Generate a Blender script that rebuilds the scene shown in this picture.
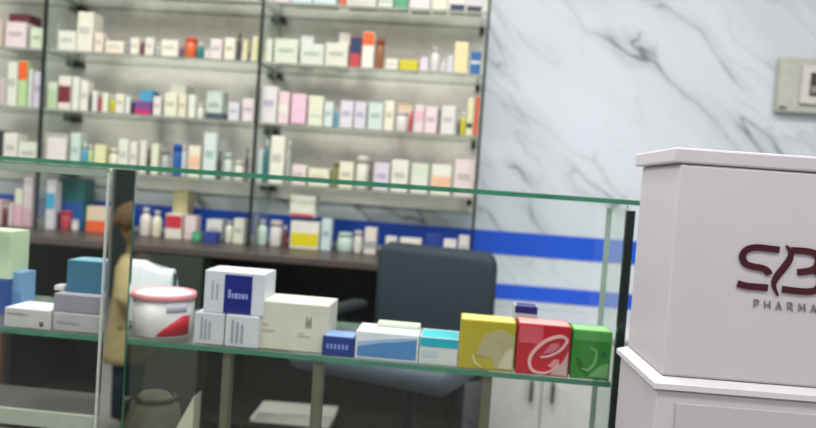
import bpy, bmesh, math, random
from mathutils import Vector, Matrix
random.seed(7)
C = bpy.context.scene
for o in list(bpy.data.objects):
    bpy.data.objects.remove(o)
LINK = C.collection.objects.link

# ------------------------------------------------------------------ camera
FPX, EYE = 720.0, 1.05
YAW, PITCH, ROLL = math.radians(4.48), math.radians(2.35), math.radians(4.04)
F = Vector((-math.sin(YAW)*math.cos(PITCH), math.cos(YAW)*math.cos(PITCH), -math.sin(PITCH)))
R0 = Vector((math.cos(YAW), math.sin(YAW), 0)); U0 = R0.cross(F)
RT = R0*math.cos(ROLL) + U0*math.sin(ROLL); UP = RT.cross(F)
cam_d = bpy.data.cameras.new('camera'); cam = bpy.data.objects.new('camera', cam_d); LINK(cam)
M = Matrix((RT, UP, -F)).transposed().to_4x4(); M.translation = (0, 0, EYE); cam.matrix_world = M
cam_d.sensor_width = 36.0; cam_d.lens = FPX/816*36.0
cam_d.clip_start = 0.02
cam_d.dof.use_dof = True; cam_d.dof.focus_distance = 1.02; cam_d.dof.aperture_fstop = 3.2
C.camera = cam

# ------------------------------------------------------------------ light
world = bpy.data.worlds.new('world'); C.world = world; world.use_nodes = True
world.node_tree.nodes['Background'].inputs[0].default_value = (0.85, 0.93, 1.0, 1)
world.node_tree.nodes['Background'].inputs[1].default_value = 0.35

def area(name, loc, sx, sy, power, col=(1, 0.98, 0.95), rot=(0, 0, 0)):
    d = bpy.data.lights.new(name, 'AREA'); d.shape = 'RECTANGLE'; d.size = sx; d.size_y = sy
    d.energy = power; d.color = col
    o = bpy.data.objects.new(name, d); LINK(o); o.location = loc; o.rotation_euler = rot
    return o
for i, (x, y, p) in enumerate([(-1.5, 1.5, 32), (0.0, 1.5, 27), (1.5, 1.5, 15), (-1.4, 0.1, 20), (0.2, 0.1, 20), (1.5, 0.1, 12), (-0.6, -1.5, 24), (1.2, -1.5, 20)]):
    area('ceiling_panel_light', (x, y, 2.655), 0.9, 0.45, p, (1.0, 0.985, 0.965))

C.view_settings.view_transform = 'Standard'; C.view_settings.look = 'None'
C.view_settings.gamma = 1.0; C.view_settings.use_curve_mapping = False
C.view_settings.exposure = 0.27

# ------------------------------------------------------------------ helpers
def at(x, y, Y):
    """the point of the plane at depth Y that lies in the direction of a picture point"""
    d = F + RT*((x-408)/FPX) + UP*((214-y)/FPX)
    return d*(Y/d.y) + Vector((0, 0, EYE))

def lin(c):
    return tuple(((v/255)/12.92 if v/255 <= 0.04045 else ((v/255+0.055)/1.055)**2.4) for v in c)

MATS = {}
def mat(c, rough=0.5, metal=0.0, var=0.06, spec=0.4, scale=30):
    key = (tuple(c), rough, metal, var, spec, scale)
    if key in MATS: return MATS[key]
    m = bpy.data.materials.new('surface'); m.use_nodes = True
    nt = m.node_tree; b = nt.nodes['Principled BSDF']
    l = lin(c)
    n = nt.nodes.new('ShaderNodeTexNoise'); n.inputs['Scale'].default_value = scale; n.inputs['Detail'].default_value = 3
    tc = nt.nodes.new('ShaderNodeTexCoord'); nt.links.new(tc.outputs['Object'], n.inputs['Vector'])
    r = nt.nodes.new('ShaderNodeValToRGB')
    r.color_ramp.elements[0].position = 0.3; r.color_ramp.elements[1].position = 0.7
    r.color_ramp.elements[0].color = tuple(v*(1-var) for v in l) + (1,)
    r.color_ramp.elements[1].color = tuple(min(1, v*(1+var)) for v in l) + (1,)
    nt.links.new(n.outputs['Fac'], r.inputs[0]); nt.links.new(r.outputs[0], b.inputs['Base Color'])
    b.inputs['Roughness'].default_value = rough; b.inputs['Metallic'].default_value = metal
    b.inputs['Specular IOR Level'].default_value = spec
    MATS[key] = m
    return m

def glass_mat(name, tint, ior=1.45, rough=0.0, diffuse=0.0):
    m = bpy.data.materials.new(name); m.use_nodes = True; nt = m.node_tree
    nt.nodes.remove(nt.nodes['Principled BSDF']); out = nt.nodes['Material Output']
    t = nt.nodes.new('ShaderNodeBsdfTransparent'); t.inputs[0].default_value = tint + (1,)
    g = nt.nodes.new('ShaderNodeBsdfGlossy'); g.inputs['Roughness'].default_value = rough
    g.inputs['Color'].default_value = (0.97, 1, 0.98, 1)
    lw = nt.nodes.new('ShaderNodeLayerWeight'); lw.inputs['Blend'].default_value = 0.5
    pw = nt.nodes.new('ShaderNodeMath'); pw.operation = 'POWER'; pw.inputs[1].default_value = 5.0
    nt.links.new(lw.outputs['Facing'], pw.inputs[0])
    f0 = ((ior-1)/(ior+1))**2
    fr = nt.nodes.new('ShaderNodeMath'); fr.operation = 'MULTIPLY_ADD'; fr.inputs[1].default_value = (1-f0)*min(1, (ior-1)/0.4)*0.8; fr.inputs[2].default_value = f0
    nt.links.new(pw.outputs[0], fr.inputs[0])
    mx = nt.nodes.new('ShaderNodeMixShader')
    nt.links.new(fr.outputs[0], mx.inputs[0]); nt.links.new(t.outputs[0], mx.inputs[1]); nt.links.new(g.outputs[0], mx.inputs[2])
    last = mx
    if diffuse:
        d = nt.nodes.new('ShaderNodeBsdfDiffuse'); d.inputs[0].default_value = (0.75, 0.82, 0.78, 1)
        m2 = nt.nodes.new('ShaderNodeMixShader'); m2.inputs[0].default_value = diffuse
        nt.links.new(mx.outputs[0], m2.inputs[1]); nt.links.new(d.outputs[0], m2.inputs[2]); last = m2
    nt.links.new(last.outputs[0], out.inputs[0])
    return m
PANE = glass_mat('clear_glass', (0.975, 0.99, 0.98), 1.40, 0.02)
SHELFGLASS = glass_mat('shelf_glass', (0.955, 0.97, 0.955), 1.36, 0.05, 0.05)
ENDGLASS = glass_mat('end_glass', (0.95, 0.975, 0.96), 1.03, 0.05, 0.16)
EDGE = mat((60, 124, 98), 0.15, var=0.15, spec=0.7)
EDGEDARK = mat((20, 34, 29), 0.2, var=0.1, spec=0.6)
EDGEGREY = mat((138, 142, 130), 0.25, var=0.1, spec=0.6)

def bxm(bm, x0, x1, y0, y1, z0, z1, mi=0, bev=0.0, rz=0.0):
    vs = [bm.verts.new((x, y, z)) for x in (x0, x1) for y in (y0, y1) for z in (z0, z1)]
    fs = []
    for q in ((0, 1, 3, 2), (4, 6, 7, 5), (0, 4, 5, 1), (2, 3, 7, 6), (0, 2, 6, 4), (1, 5, 7, 3)):
        f = bm.faces.new([vs[i] for i in q]); f.material_index = mi; fs.append(f)
    if rz:
        c = Vector(((x0+x1)/2, (y0+y1)/2, 0))
        bmesh.ops.rotate(bm, verts=vs, cent=c, matrix=Matrix.Rotation(rz, 3, 'Z'))
    if bev:
        es = list({e for f in fs for e in f.edges})
        bmesh.ops.bevel(bm, geom=es, offset=bev, segments=2, affect='EDGES', profile=0.5)
    return fs

def lathe(bm, prof, cx=0, cy=0, seg=20, mi=0):
    rings = []
    for r, z in prof:
        if r <= 1e-6: rings.append([bm.verts.new((cx, cy, z))])
        else: rings.append([bm.verts.new((cx+r*math.cos(2*math.pi*i/seg), cy+r*math.sin(2*math.pi*i/seg), z)) for i in range(seg)])
    for a, b in zip(rings, rings[1:]):
        for i in range(seg):
            j = (i+1) % seg
            if len(a) == 1 and len(b) == 1: continue
            if len(a) == 1: f = bm.faces.new((a[0], b[j], b[i]))
            elif len(b) == 1: f = bm.faces.new((a[i], a[j], b[0]))
            else: f = bm.faces.new((a[i], a[j], b[j], b[i]))
            f.material_index = mi; f.smooth = True

def tube(bm, pts, rad, seg=10, mi=0):
    pts = [Vector(p) for p in pts]; rings = []
    for i, p in enumerate(pts):
        t = (pts[min(i+1, len(pts)-1)] - pts[max(i-1, 0)]).normalized()
        a = Vector((0, 0, 1)) if abs(t.z) < 0.9 else Vector((1, 0, 0))
        u = t.cross(a).normalized(); v = t.cross(u)
        r = rad[i] if isinstance(rad, (list, tuple)) else rad
        rings.append([bm.verts.new(p + u*r*math.cos(2*math.pi*k/seg) + v*r*math.sin(2*math.pi*k/seg)) for k in range(seg)])
    for a, b in zip(rings, rings[1:]):
        for k in range(seg):
            f = bm.faces.new((a[k], a[(k+1) % seg], b[(k+1) % seg], b[k])); f.smooth = True; f.material_index = mi
    bm.faces.new(rings[0][::-1]); bm.faces.new(rings[-1])

def obj(name, bm, mats, parent=None, loc=None):
    bmesh.ops.recalc_face_normals(bm, faces=bm.faces[:])
    me = bpy.data.meshes.new(name); bm.to_mesh(me); bm.free()
    for m in (mats if isinstance(mats, (list, tuple)) else [mats]): me.materials.append(m)
    o = bpy.data.objects.new(name, me); LINK(o)
    if parent: o.parent = parent
    if loc: o.location = loc
    return o
def tag(o, label, cat, group=None):
    o['label'] = label; o['category'] = cat
    if group: o['group'] = group
    return o
def thing(name, label, cat, loc=(0, 0, 0), rz=0.0, group=None):
    o = bpy.data.objects.new(name, None); LINK(o); o.location = loc; o.rotation_euler = (0, 0, rz)
    o.empty_display_size = 0.05
    return tag(o, label, cat, group)
def block(name, m, dims, parent=None, bev=0.0):
    bm = bmesh.new(); bxm(bm, *dims, bev=bev); return obj(name, bm, m, parent)
def struct(name, m, dims):
    o = block(name, m, dims); o['kind'] = 'structure'; return o

# ------------------------------------------------------------------ setting
def marble():
    m = bpy.data.materials.new('marble_wall'); m.use_nodes = True; nt = m.node_tree; b = nt.nodes['Principled BSDF']
    tc = nt.nodes.new('ShaderNodeTexCoord')
    m0 = nt.nodes.new('ShaderNodeMapping'); m0.inputs['Rotation'].default_value = (0, math.radians(-44), 0); m0.inputs['Location'].default_value = (-0.144, 0, -0.139)
    nt.links.new(tc.outputs['Object'], m0.inputs[0])
    mp = nt.nodes.new('ShaderNodeMapping'); mp.inputs['Scale'].default_value = (0.55, 1, 2.1); mp.inputs['Location'].default_value = (0.35, 0, 0.2)
    nt.links.new(m0.outputs[0], mp.inputs[0])
    def noise(scale, detail, dist):
        n = nt.nodes.new('ShaderNodeTexNoise'); n.inputs['Scale'].default_value = scale; n.inputs['Detail'].default_value = detail
        n.inputs['Distortion'].default_value = dist; nt.links.new(mp.outputs[0], n.inputs['Vector']); return n
    def ramp(src, pts):
        r = nt.nodes.new('ShaderNodeValToRGB'); e = r.color_ramp.elements
        while len(e) < len(pts): e.new(0.5)
        for k, (p, v) in enumerate(pts): e[k].position = p; e[k].color = (v, v, v, 1)
        nt.links.new(src, r.inputs[0]); return r
    v1 = ramp(noise(1.55, 4, 0.35).outputs['Fac'], [(0.43, 0), (0.487, 0.30), (0.499, 1), (0.508, 0.30), (0.56, 0)])
    v2 = ramp(noise(2.3, 3, 0.5).outputs['Fac'], [(0.40, 0), (0.58, 1)])
    mul = nt.nodes.new('ShaderNodeMath'); mul.operation = 'MULTIPLY'
    nt.links.new(v1.outputs[0], mul.inputs[0]); nt.links.new(v2.outputs[0], mul.inputs[1])
    v3 = ramp(noise(2.9, 3, 0.25).outputs['Fac'], [(0.455, 0), (0.492, 0.12), (0.5, 0.42), (0.507, 0.12), (0.54, 0)])
    v4 = ramp(noise(1.9, 2, 0.3).outputs['Fac'], [(0.47, 0), (0.60, 0.8)])
    mul2 = nt.nodes.new('ShaderNodeMath'); mul2.operation = 'MULTIPLY'
    nt.links.new(v3.outputs[0], mul2.inputs[0]); nt.links.new(v4.outputs[0], mul2.inputs[1])
    both = nt.nodes.new('ShaderNodeMath'); both.operation = 'MAXIMUM'
    nt.links.new(mul.outputs[0], both.inputs[0]); nt.links.new(mul2.outputs[0], both.inputs[1])
    cl = noise(1.3, 2, 0.2); clr = ramp(cl.outputs['Fac'], [(0.42, 0), (0.75, 0.40)])
    mx1 = nt.nodes.new('ShaderNodeMix'); mx1.data_type = 'RGBA'; mx1.inputs[6].default_value = lin((209, 215, 223)) + (1,); mx1.inputs[7].default_value = lin((172, 178, 176)) + (1,)
    nt.links.new(clr.outputs[0], mx1.inputs[0])
    mx2 = nt.nodes.new('ShaderNodeMix'); mx2.data_type = 'RGBA'; mx2.inputs[7].default_value = lin((98, 106, 106)) + (1,)
    nt.links.new(both.outputs[0], mx2.inputs[0]); nt.links.new(mx1.outputs[2], mx2.inputs[6]); nt.links.new(mx2.outputs[2], b.inputs['Base Color'])
    b.inputs['Roughness'].default_value = 0.35
    return m
WB = 3.08                                            # depth of the back wall
struct('wall_back', marble(), (-2.7, 2.5, WB, WB+0.12, 0, 2.7))
struct('wall_left', mat((196, 200, 198), 0.7), (-2.82, -2.7, -2.6, WB+0.12, 0, 2.7))
struct('wall_right', mat((200, 203, 204), 0.7), (2.5, 2.62, -2.6, WB+0.12, 0, 2.7))
struct('wall_front', mat((62, 68, 66), 0.7), (-2.82, 2.62, -2.72, -2.6, 0, 2.7))  # unseen wall, added dark so that mirror post and glass reflect darkness
struct('ceiling', mat((225, 227, 225), 0.8), (-2.82, 2.62, -2.72, WB+0.12, 2.7, 2.8))
def tile_floor():
    m = bpy.data.materials.new('tile_floor'); m.use_nodes = True; nt = m.node_tree; b = nt.nodes['Principled BSDF']
    br = nt.nodes.new('ShaderNodeTexBrick'); br.offset = 0; br.inputs['Scale'].default_value = 1.0
    br.inputs['Brick Width'].default_value = 0.6; br.inputs['Row Height'].default_value = 0.6; br.inputs['Mortar Size'].default_value = 0.004
    br.inputs['Color1'].default_value = lin((138, 136, 132)) + (1,); br.inputs['Color2'].default_value = lin((146, 143, 139)) + (1,); br.inputs['Mortar'].default_value = lin((96, 94, 90)) + (1,)
    tc = nt.nodes.new('ShaderNodeTexCoord'); nt.links.new(tc.outputs['Object'], br.inputs['Vector']); nt.links.new(br.outputs['Color'], b.inputs['Base Color'])
    b.inputs['Roughness'].default_value = 0.3
    return m
struct('floor', tile_floor(), (-2.82, 2.62, -2.72, WB+0.12, -0.1, 0))
BLUE = mat((28, 84, 206), 0.4, var=0.05)
struct('trim_1', BLUE, (-2.69, 1.35, WB-0.004, WB+0.001, 0.782, 0.880))
struct('trim_2', BLUE, (-0.1, 1.35, WB-0.004, WB+0.001, 0.592, 0.656))

# ------------------------------------------------------------------ wall shelving
YF, YB = 2.80, 3.07
SZ = {'A': 1.730, 'B': 1.492, 'C': 1.254, 'D': 1.016}
DX = [at(48-0.0645*100, 100, YF).x, at(264-0.0653*100, 100, YF).x, at(491-0.0857*100, 100, YF).x]
DX = [DX[0]-(DX[1]-DX[0])] + DX
WZ = 0.761                                           # top of the dark worktop
unit = thing('wall_shelving', 'wall shelving of glass shelves between thin dark uprights, packed with medicines', 'shelving', (0, 0, 0))
DARKEDGE = mat((22, 30, 27), 0.3)
for i, x in enumerate(DX):
    bm = bmesh.new(); bxm(bm, x-0.003, x+0.003, YF+0.006, YB, WZ+0.002, 2.25)
    p = obj('divider_panel', bm, ENDGLASS, unit)
    bm = bmesh.new(); bxm(bm, x-0.0052, x+0.0052, YF-0.006, YF+0.008, WZ+0.002, 2.25)
    obj('front_edge', bm, DARKEDGE, p)
SHELFBACK = mat((232, 228, 220), 0.6)
for i in range(3):
    x0, x1 = DX[i]+0.008, DX[i+1]-0.008
    block('back_panel', SHELFBACK, (x0-0.004, x1+0.004, YB-0.001, WB-0.0045, 0.95, 2.25), unit)
    for k in SZ:
        z = SZ[k]
        bm = bmesh.new(); fs = bxm(bm, x0, x1, YF, YB-0.002, z-0.009, z)
        bm.normal_update()
        for f in fs:
            c = f.calc_center_median()
            if abs(c.z-(z-0.0045)) < 1e-4: f.material_index = 1
        sh = obj('glass_shelf', bm, [SHELFGLASS, EDGEGREY], unit)
        for xx in (x0+0.012, x1-0.012):
            block('shelf_bracket', DARKEDGE, (xx-0.010, xx+0.010, YB-0.06, YB-0.004, z-0.036, z-0.010), unit, 0.003)

# ------------------------------------------------------------------ stock on the shelves
COL = {'w': (214, 213, 202), 'wp': (216, 200, 202), 'cr': (216, 212, 184), 'pg': (196, 208, 184), 'lv': (200, 194, 212), 'pk': (214, 172, 186), 'mint': (186, 212, 202),
       'or': (222, 92, 40), 'rd': (190, 52, 62), 'dr': (110, 40, 48), 'yl': (208, 192, 30), 'py': (214, 206, 140), 'gn': (70, 168, 116), 'lg': (152, 188, 122), 'dg': (40, 60, 52),
       'tl': (20, 118, 124), 'bl': (28, 92, 170), 'nv': (36, 48, 88), 'cy': (70, 160, 196), 'pu': (112, 60, 128), 'mg': (190, 40, 104), 'gy': (150, 154, 152), 'dk': (44, 46, 46), 'sl': (62, 74, 90),
       'br': (150, 84, 46), 'pb': (178, 200, 216), 'pe': (222, 178, 150), 'ol': (128, 126, 70), 'db': (30, 58, 140), 'bg': (178, 160, 150)}
CN = {'w': 'white', 'wp': 'pinkish white', 'cr': 'cream', 'pg': 'pale green', 'lv': 'pale lilac', 'pk': 'pink', 'mint': 'mint white', 'or': 'orange', 'rd': 'red', 'dr': 'dark red', 'yl': 'bright yellow',
      'py': 'pale yellow', 'gn': 'green', 'lg': 'lime green', 'dg': 'dark green', 'tl': 'teal', 'bl': 'blue', 'nv': 'navy', 'cy': 'sky blue', 'pu': 'purple', 'mg': 'magenta', 'gy': 'grey', 'dk': 'black',
      'sl': 'slate', 'br': 'brown', 'pb': 'pale blue', 'pe': 'peach', 'ol': 'olive', 'db': 'deep blue', 'bg': 'beige'}
# (x0, x1, top, colour, shape, band colour, band from, band to, set back)
def I(x0, x1, top, c, s='b', bc=None, b0=0, b1=0, back=0.0, up=0.0): return dict(x0=x0, x1=x1, top=top, c=c, s=s, bc=bc, b0=b0, b1=b1, back=back, up=up)
ROWS = {
 'A': ([I(-12, 27, -40, 'cr'), I(29, 44, -38, 'w')],
       [I(52, 71, -36, 'gy'), I(72, 88, -38, 'tl'), I(89, 110, -40, 'nv', bc='pu', b0=0.0, b1=0.3), I(112, 124, -30, 'pg'), I(126, 141, -32, 'w'), I(142, 155, -34, 'yl'), I(156, 176, -30, 'w'), I(178, 201, -36, 'wp'), I(203, 225, -30, 'w'), I(226, 243, -28, 'pk'), I(245, 259, -30, 'lv')],
       [I(276, 291, -24, 'wp'), I(292, 313, -22, 'pb'), I(314, 337, -24, 'pb'), I(340, 346, -20, 'or'), I(347, 377, -26, 'w', bc='gy', b0=0.1, b1=0.16), I(379, 394, -26, 'w', bc='gy', b0=0.15, b1=0.22), I(395, 409, -28, 'gn'), I(411, 431, -20, 'wp'), I(433, 448, -24, 'cr'), I(450, 466, -14, 'w', bc='nv', b0=0.02, b1=0.3), I(467, 483, -14, 'lv', bc='dk', b0=0.02, b1=0.25)]),
 'B': ([I(-14, 3, 20, 'bg'), I(5, 26, 22, 'wp'), I(8, 29, 14, 'dr', back=0.10), I(30, 43, 28, 'pg')],
       [I(50, 57, 24, 'gy', back=0.06), I(58, 76, 31, 'w'), I(77, 93, 12, 'w'), I(94, 103, 33, 'cr'), I(105, 124, 41, 'cr'), I(126, 128, 42, 'gy'), I(130, 139, 38, 'w'), I(140, 144, 39, 'dr', 't'), I(145, 154, 38, 'w'), I(155, 160, 42, 'gy', 't'), I(161, 178, 40, 'w'), I(179, 183, 45, 'pu', 't'), I(183, 195, 37, 'or', 'j'), I(196, 203, 43, 'tl', 't'), I(204, 209, 48, 'w', 'j'), I(210, 222, 39, 'wp'), I(224, 235, 38, 'cr'), I(237, 241, 33, 'dk', 't'), I(243, 247, 40, 'py'), I(248, 250, 51, 'dk', 't'), I(252, 258, 37, 'py')],  # slimmest grey carton is added to stand for a dark gap between boxes
       [I(265, 272, 39, 'pg'), I(274, 298, 39, 'pg'), I(300, 324, 44, 'pg'), I(300, 313, 36, 'w', back=0.11), I(325, 348, 43, 'pg'), I(338, 349, 33, 'w', back=0.11), I(350, 361, 37, 'rd', bc='nv', b0=0.45, b1=1), I(362, 374, 32, 'w', bc='or', b0=0.62, b1=1), I(375, 384, 38, 'br', 'j'), I(386, 398, 59, 'w'), I(399, 418, 60, 'yl'), I(420, 428, 57, 'lv'), I(430, 440, 47, 'w', 't'), I(441, 446, 58, 'lv', 't'), I(447, 453, 56, 'lv'), I(454, 468, 42, 'py'), I(470, 481, 52, 'bl', bc='w', b0=0.45, b1=0.62)]),
 'C': ([I(-14, 6, 78, 'bg'), I(7, 17, 62, 'w'), I(18, 27, 61, 'lg', bc='or', b0=0.58, b1=1), I(28, 32, 69, 'pg'), I(33, 43, 72, 'lv')],
       [I(46, 57, 82, 'lg', bc='pg', b0=0.7, b1=1), I(58, 71, 76, 'wp', bc='dr', b0=0.2, b1=0.72), I(72, 79, 77, 'w'), I(80, 88, 81, 'w'), I(89, 91, 90, 'dg', 't'), I(92, 97, 91, 'w'), I(98, 101, 93, 'mg', 't'), I(102, 108, 93, 'cr'), I(109, 114, 96, 'yl', 't'), I(115, 124, 94, 'cr'), I(125, 130, 97, 'w'), I(131, 133, 102, 'dk'), I(134, 151, 101, 'pu', bc='mg', b0=0, b1=0.4), I(139, 152, 90, 'cy', back=0.10), I(153, 161, 97, 'wp'), I(164, 177, 93, 'cr'), I(169, 185, 85, 'cr', back=0.10), I(178, 186, 95, 'cr'), I(188, 195, 95, 'w'), I(196, 203, 104, 'w', 'j'), I(206, 222, 91, 'mint', back=0.10), I(205, 225, 113, 'sl'), I(228, 239, 103, 'lv'), I(242, 254, 99, 'wp')],
       [I(260, 277, 86, 'lv'), I(278, 289, 92, 'pk', bc='w', b0=0.3, b1=0.6), I(291, 306, 94, 'pk', bc='pu', b0=0, b1=0.06), I(308, 323, 96, 'cr', bc='gy', b0=0.3, b1=0.36), I(324, 333, 102, 'mint'), I(334, 338, 108, 'cy', 't'), I(340, 353, 101, 'lv'), I(354, 366, 102, 'lv'), I(368, 383, 103, 'mint'), I(384, 394, 101, 'cr'), I(395, 408, 111, 'wp', 'j'), I(397, 411, 104, 'pe', back=0.10), I(409, 413, 107, 'rd', 't'), I(414, 424, 105, 'wp', bc='pk', b0=0.4, b1=0.8), I(425, 437, 107, 'wp'), I(438, 440, 110, 'dk'), I(441, 455, 106, 'w'), I(457, 460, 116, 'dg', 't'), I(460, 466, 112, 'yl', 't'), I(467, 473, 98, 'py', bc='dk', b0=0.2, b1=0.35), I(474, 479, 97, 'or')]),
 'D': ([I(-10, 2, 130, 'dk'), I(3, 17, 133, 'w'), I(18, 37, 142, 'w')],
       [I(42, 45, 133, 'w'), I(46, 66, 134, 'w', bc='gy', b0=0.9, b1=1), I(70, 80, 133, 'mint'), I(81, 86, 143, 'cy', 't'), I(87, 92, 145, 'lg', 't'), I(94, 105, 145, 'py'), I(107, 117, 148, 'cr', 'j'), I(118, 128, 139, 'w'), I(129, 137, 142, 'w'), I(139, 146, 141, 'cr'), I(147, 150, 149, 'dk', 't'), I(151, 158, 144, 'cr'), I(160, 168, 149, 'gy', 'j'), I(171, 180, 144, 'bl', 'j'), I(181, 185, 145, 'pb', 't'), I(188, 200, 146, 'cr', bc='pe', b0=0.3, b1=0.7), I(203, 216, 133, 'mint'), I(217, 221, 151, 'dk', 't'), I(223, 231, 153, 'mint', 'j'), I(233, 243, 161, 'w', 'j'), I(245, 248, 148, 'dk', 't')],
       [I(255, 262, 149, 'mint'), I(264, 268, 140, 'tl', 't'), I(270, 284, 136, 'w'), I(286, 290, 141, 'gy', 't'), I(292, 306, 165, 'wp'), I(308, 329, 169, 'cr'), I(332, 338, 162, 'ol', 'j'), I(339, 353, 162, 'cr'), I(355, 368, 156, 'w', 'j'), I(369, 372, 161, 'dk', 't'), I(374, 389, 163, 'lv'), I(391, 408, 160, 'w'), I(411, 428, 164, 'w', bc='pg', b0=0.6, b1=1), I(431, 451, 165, 'w', bc='pe', b0=0.25, b1=0.65), I(454, 475, 160, 'wp')]),
 'E': ([I(-14, 1, 200, 'pk'), I(2, 6, 205, 'dr', 't'), I(8, 13, 203, 'pk'), I(14, 22, 189, 'cr', bc='pk', b0=0, b1=0.6), I(23, 32, 178, 'wp', bc='pk', b0=0, b1=0.4)],
       [I(38, 55, 180, 'lv', bc='cy', b0=0.4, b1=0.75), I(57, 84, 178, 'tl', bc='bl', b0=0.0, b1=0.55, back=0.09), I(44, 57, 212, 'dr', back=0.02), I(58, 69, 211, 'rd', 'j'), I(70, 77, 220, 'w', 'j'), I(86, 107, 207, 'pe', bc='or', b0=0, b1=0.48), I(113, 122, 215, 'w'), I(138, 149, 208, 'w', 't'), I(150, 160, 211, 'cr', 't'), I(165, 182, 214, 'w', bc='rd', b0=0.4, b1=0.95), I(172, 187, 190, 'py', back=0.09), I(184, 196, 216, 'pk', bc='wp', b0=0.3, b1=1), I(190, 200, 232, 'gn', 'j', back=-0.06), I(203, 216, 232, 'db', back=-0.05), I(206, 222, 220, 'w', back=0.05), I(224, 232, 221, 'w', 't'), I(233, 244, 219, 'w')],
       [I(249, 255, 216, 'gy'), I(256, 266, 220, 'mint', 't'), I(268, 281, 221, 'wp', 'j'), I(282, 287, 226, 'dr', 't'), I(290, 319, 222, 'w', bc='yl', b0=0.08, b1=0.60), I(290, 315, 196, 'w', bc='rd', b0=0.0, b1=0.18, up=0.127), I(321, 331, 219, 'pb'), I(336, 352, 233, 'mint', 'j'), I(353, 362, 231, 'wp', 'j'), I(364, 376, 228, 'wp', bc='gy', b0=0.2, b1=0.5), I(385, 396, 237, 'w'), I(399, 421, 239, 'w'), I(425, 440, 235, 'db'), I(443, 456, 240, 'w'), I(458, 469, 236, 'w')]),
}
ORD = ['', 'first', 'second', 'third', 'fourth', 'fifth', 'sixth', 'seventh', 'eighth', 'ninth', 'tenth', 'eleventh', 'twelfth', 'thirteenth', 'fourteenth', 'fifteenth', 'sixteenth', 'seventeenth', 'eighteenth', 'nineteenth', 'twentieth', 'twenty-first', 'twenty-second', 'twenty-third', 'twenty-fourth', 'twenty-fifth']
ROWN = {'A': 'top shelf', 'B': 'second shelf', 'C': 'third shelf', 'D': 'fourth shelf', 'E': 'dark worktop'}
BAYN = ['left edge', 'middle', 'right']
LINE = {'B': (46.5, 70.5, 409), 'C': (105.5, 131, 420)}
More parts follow.
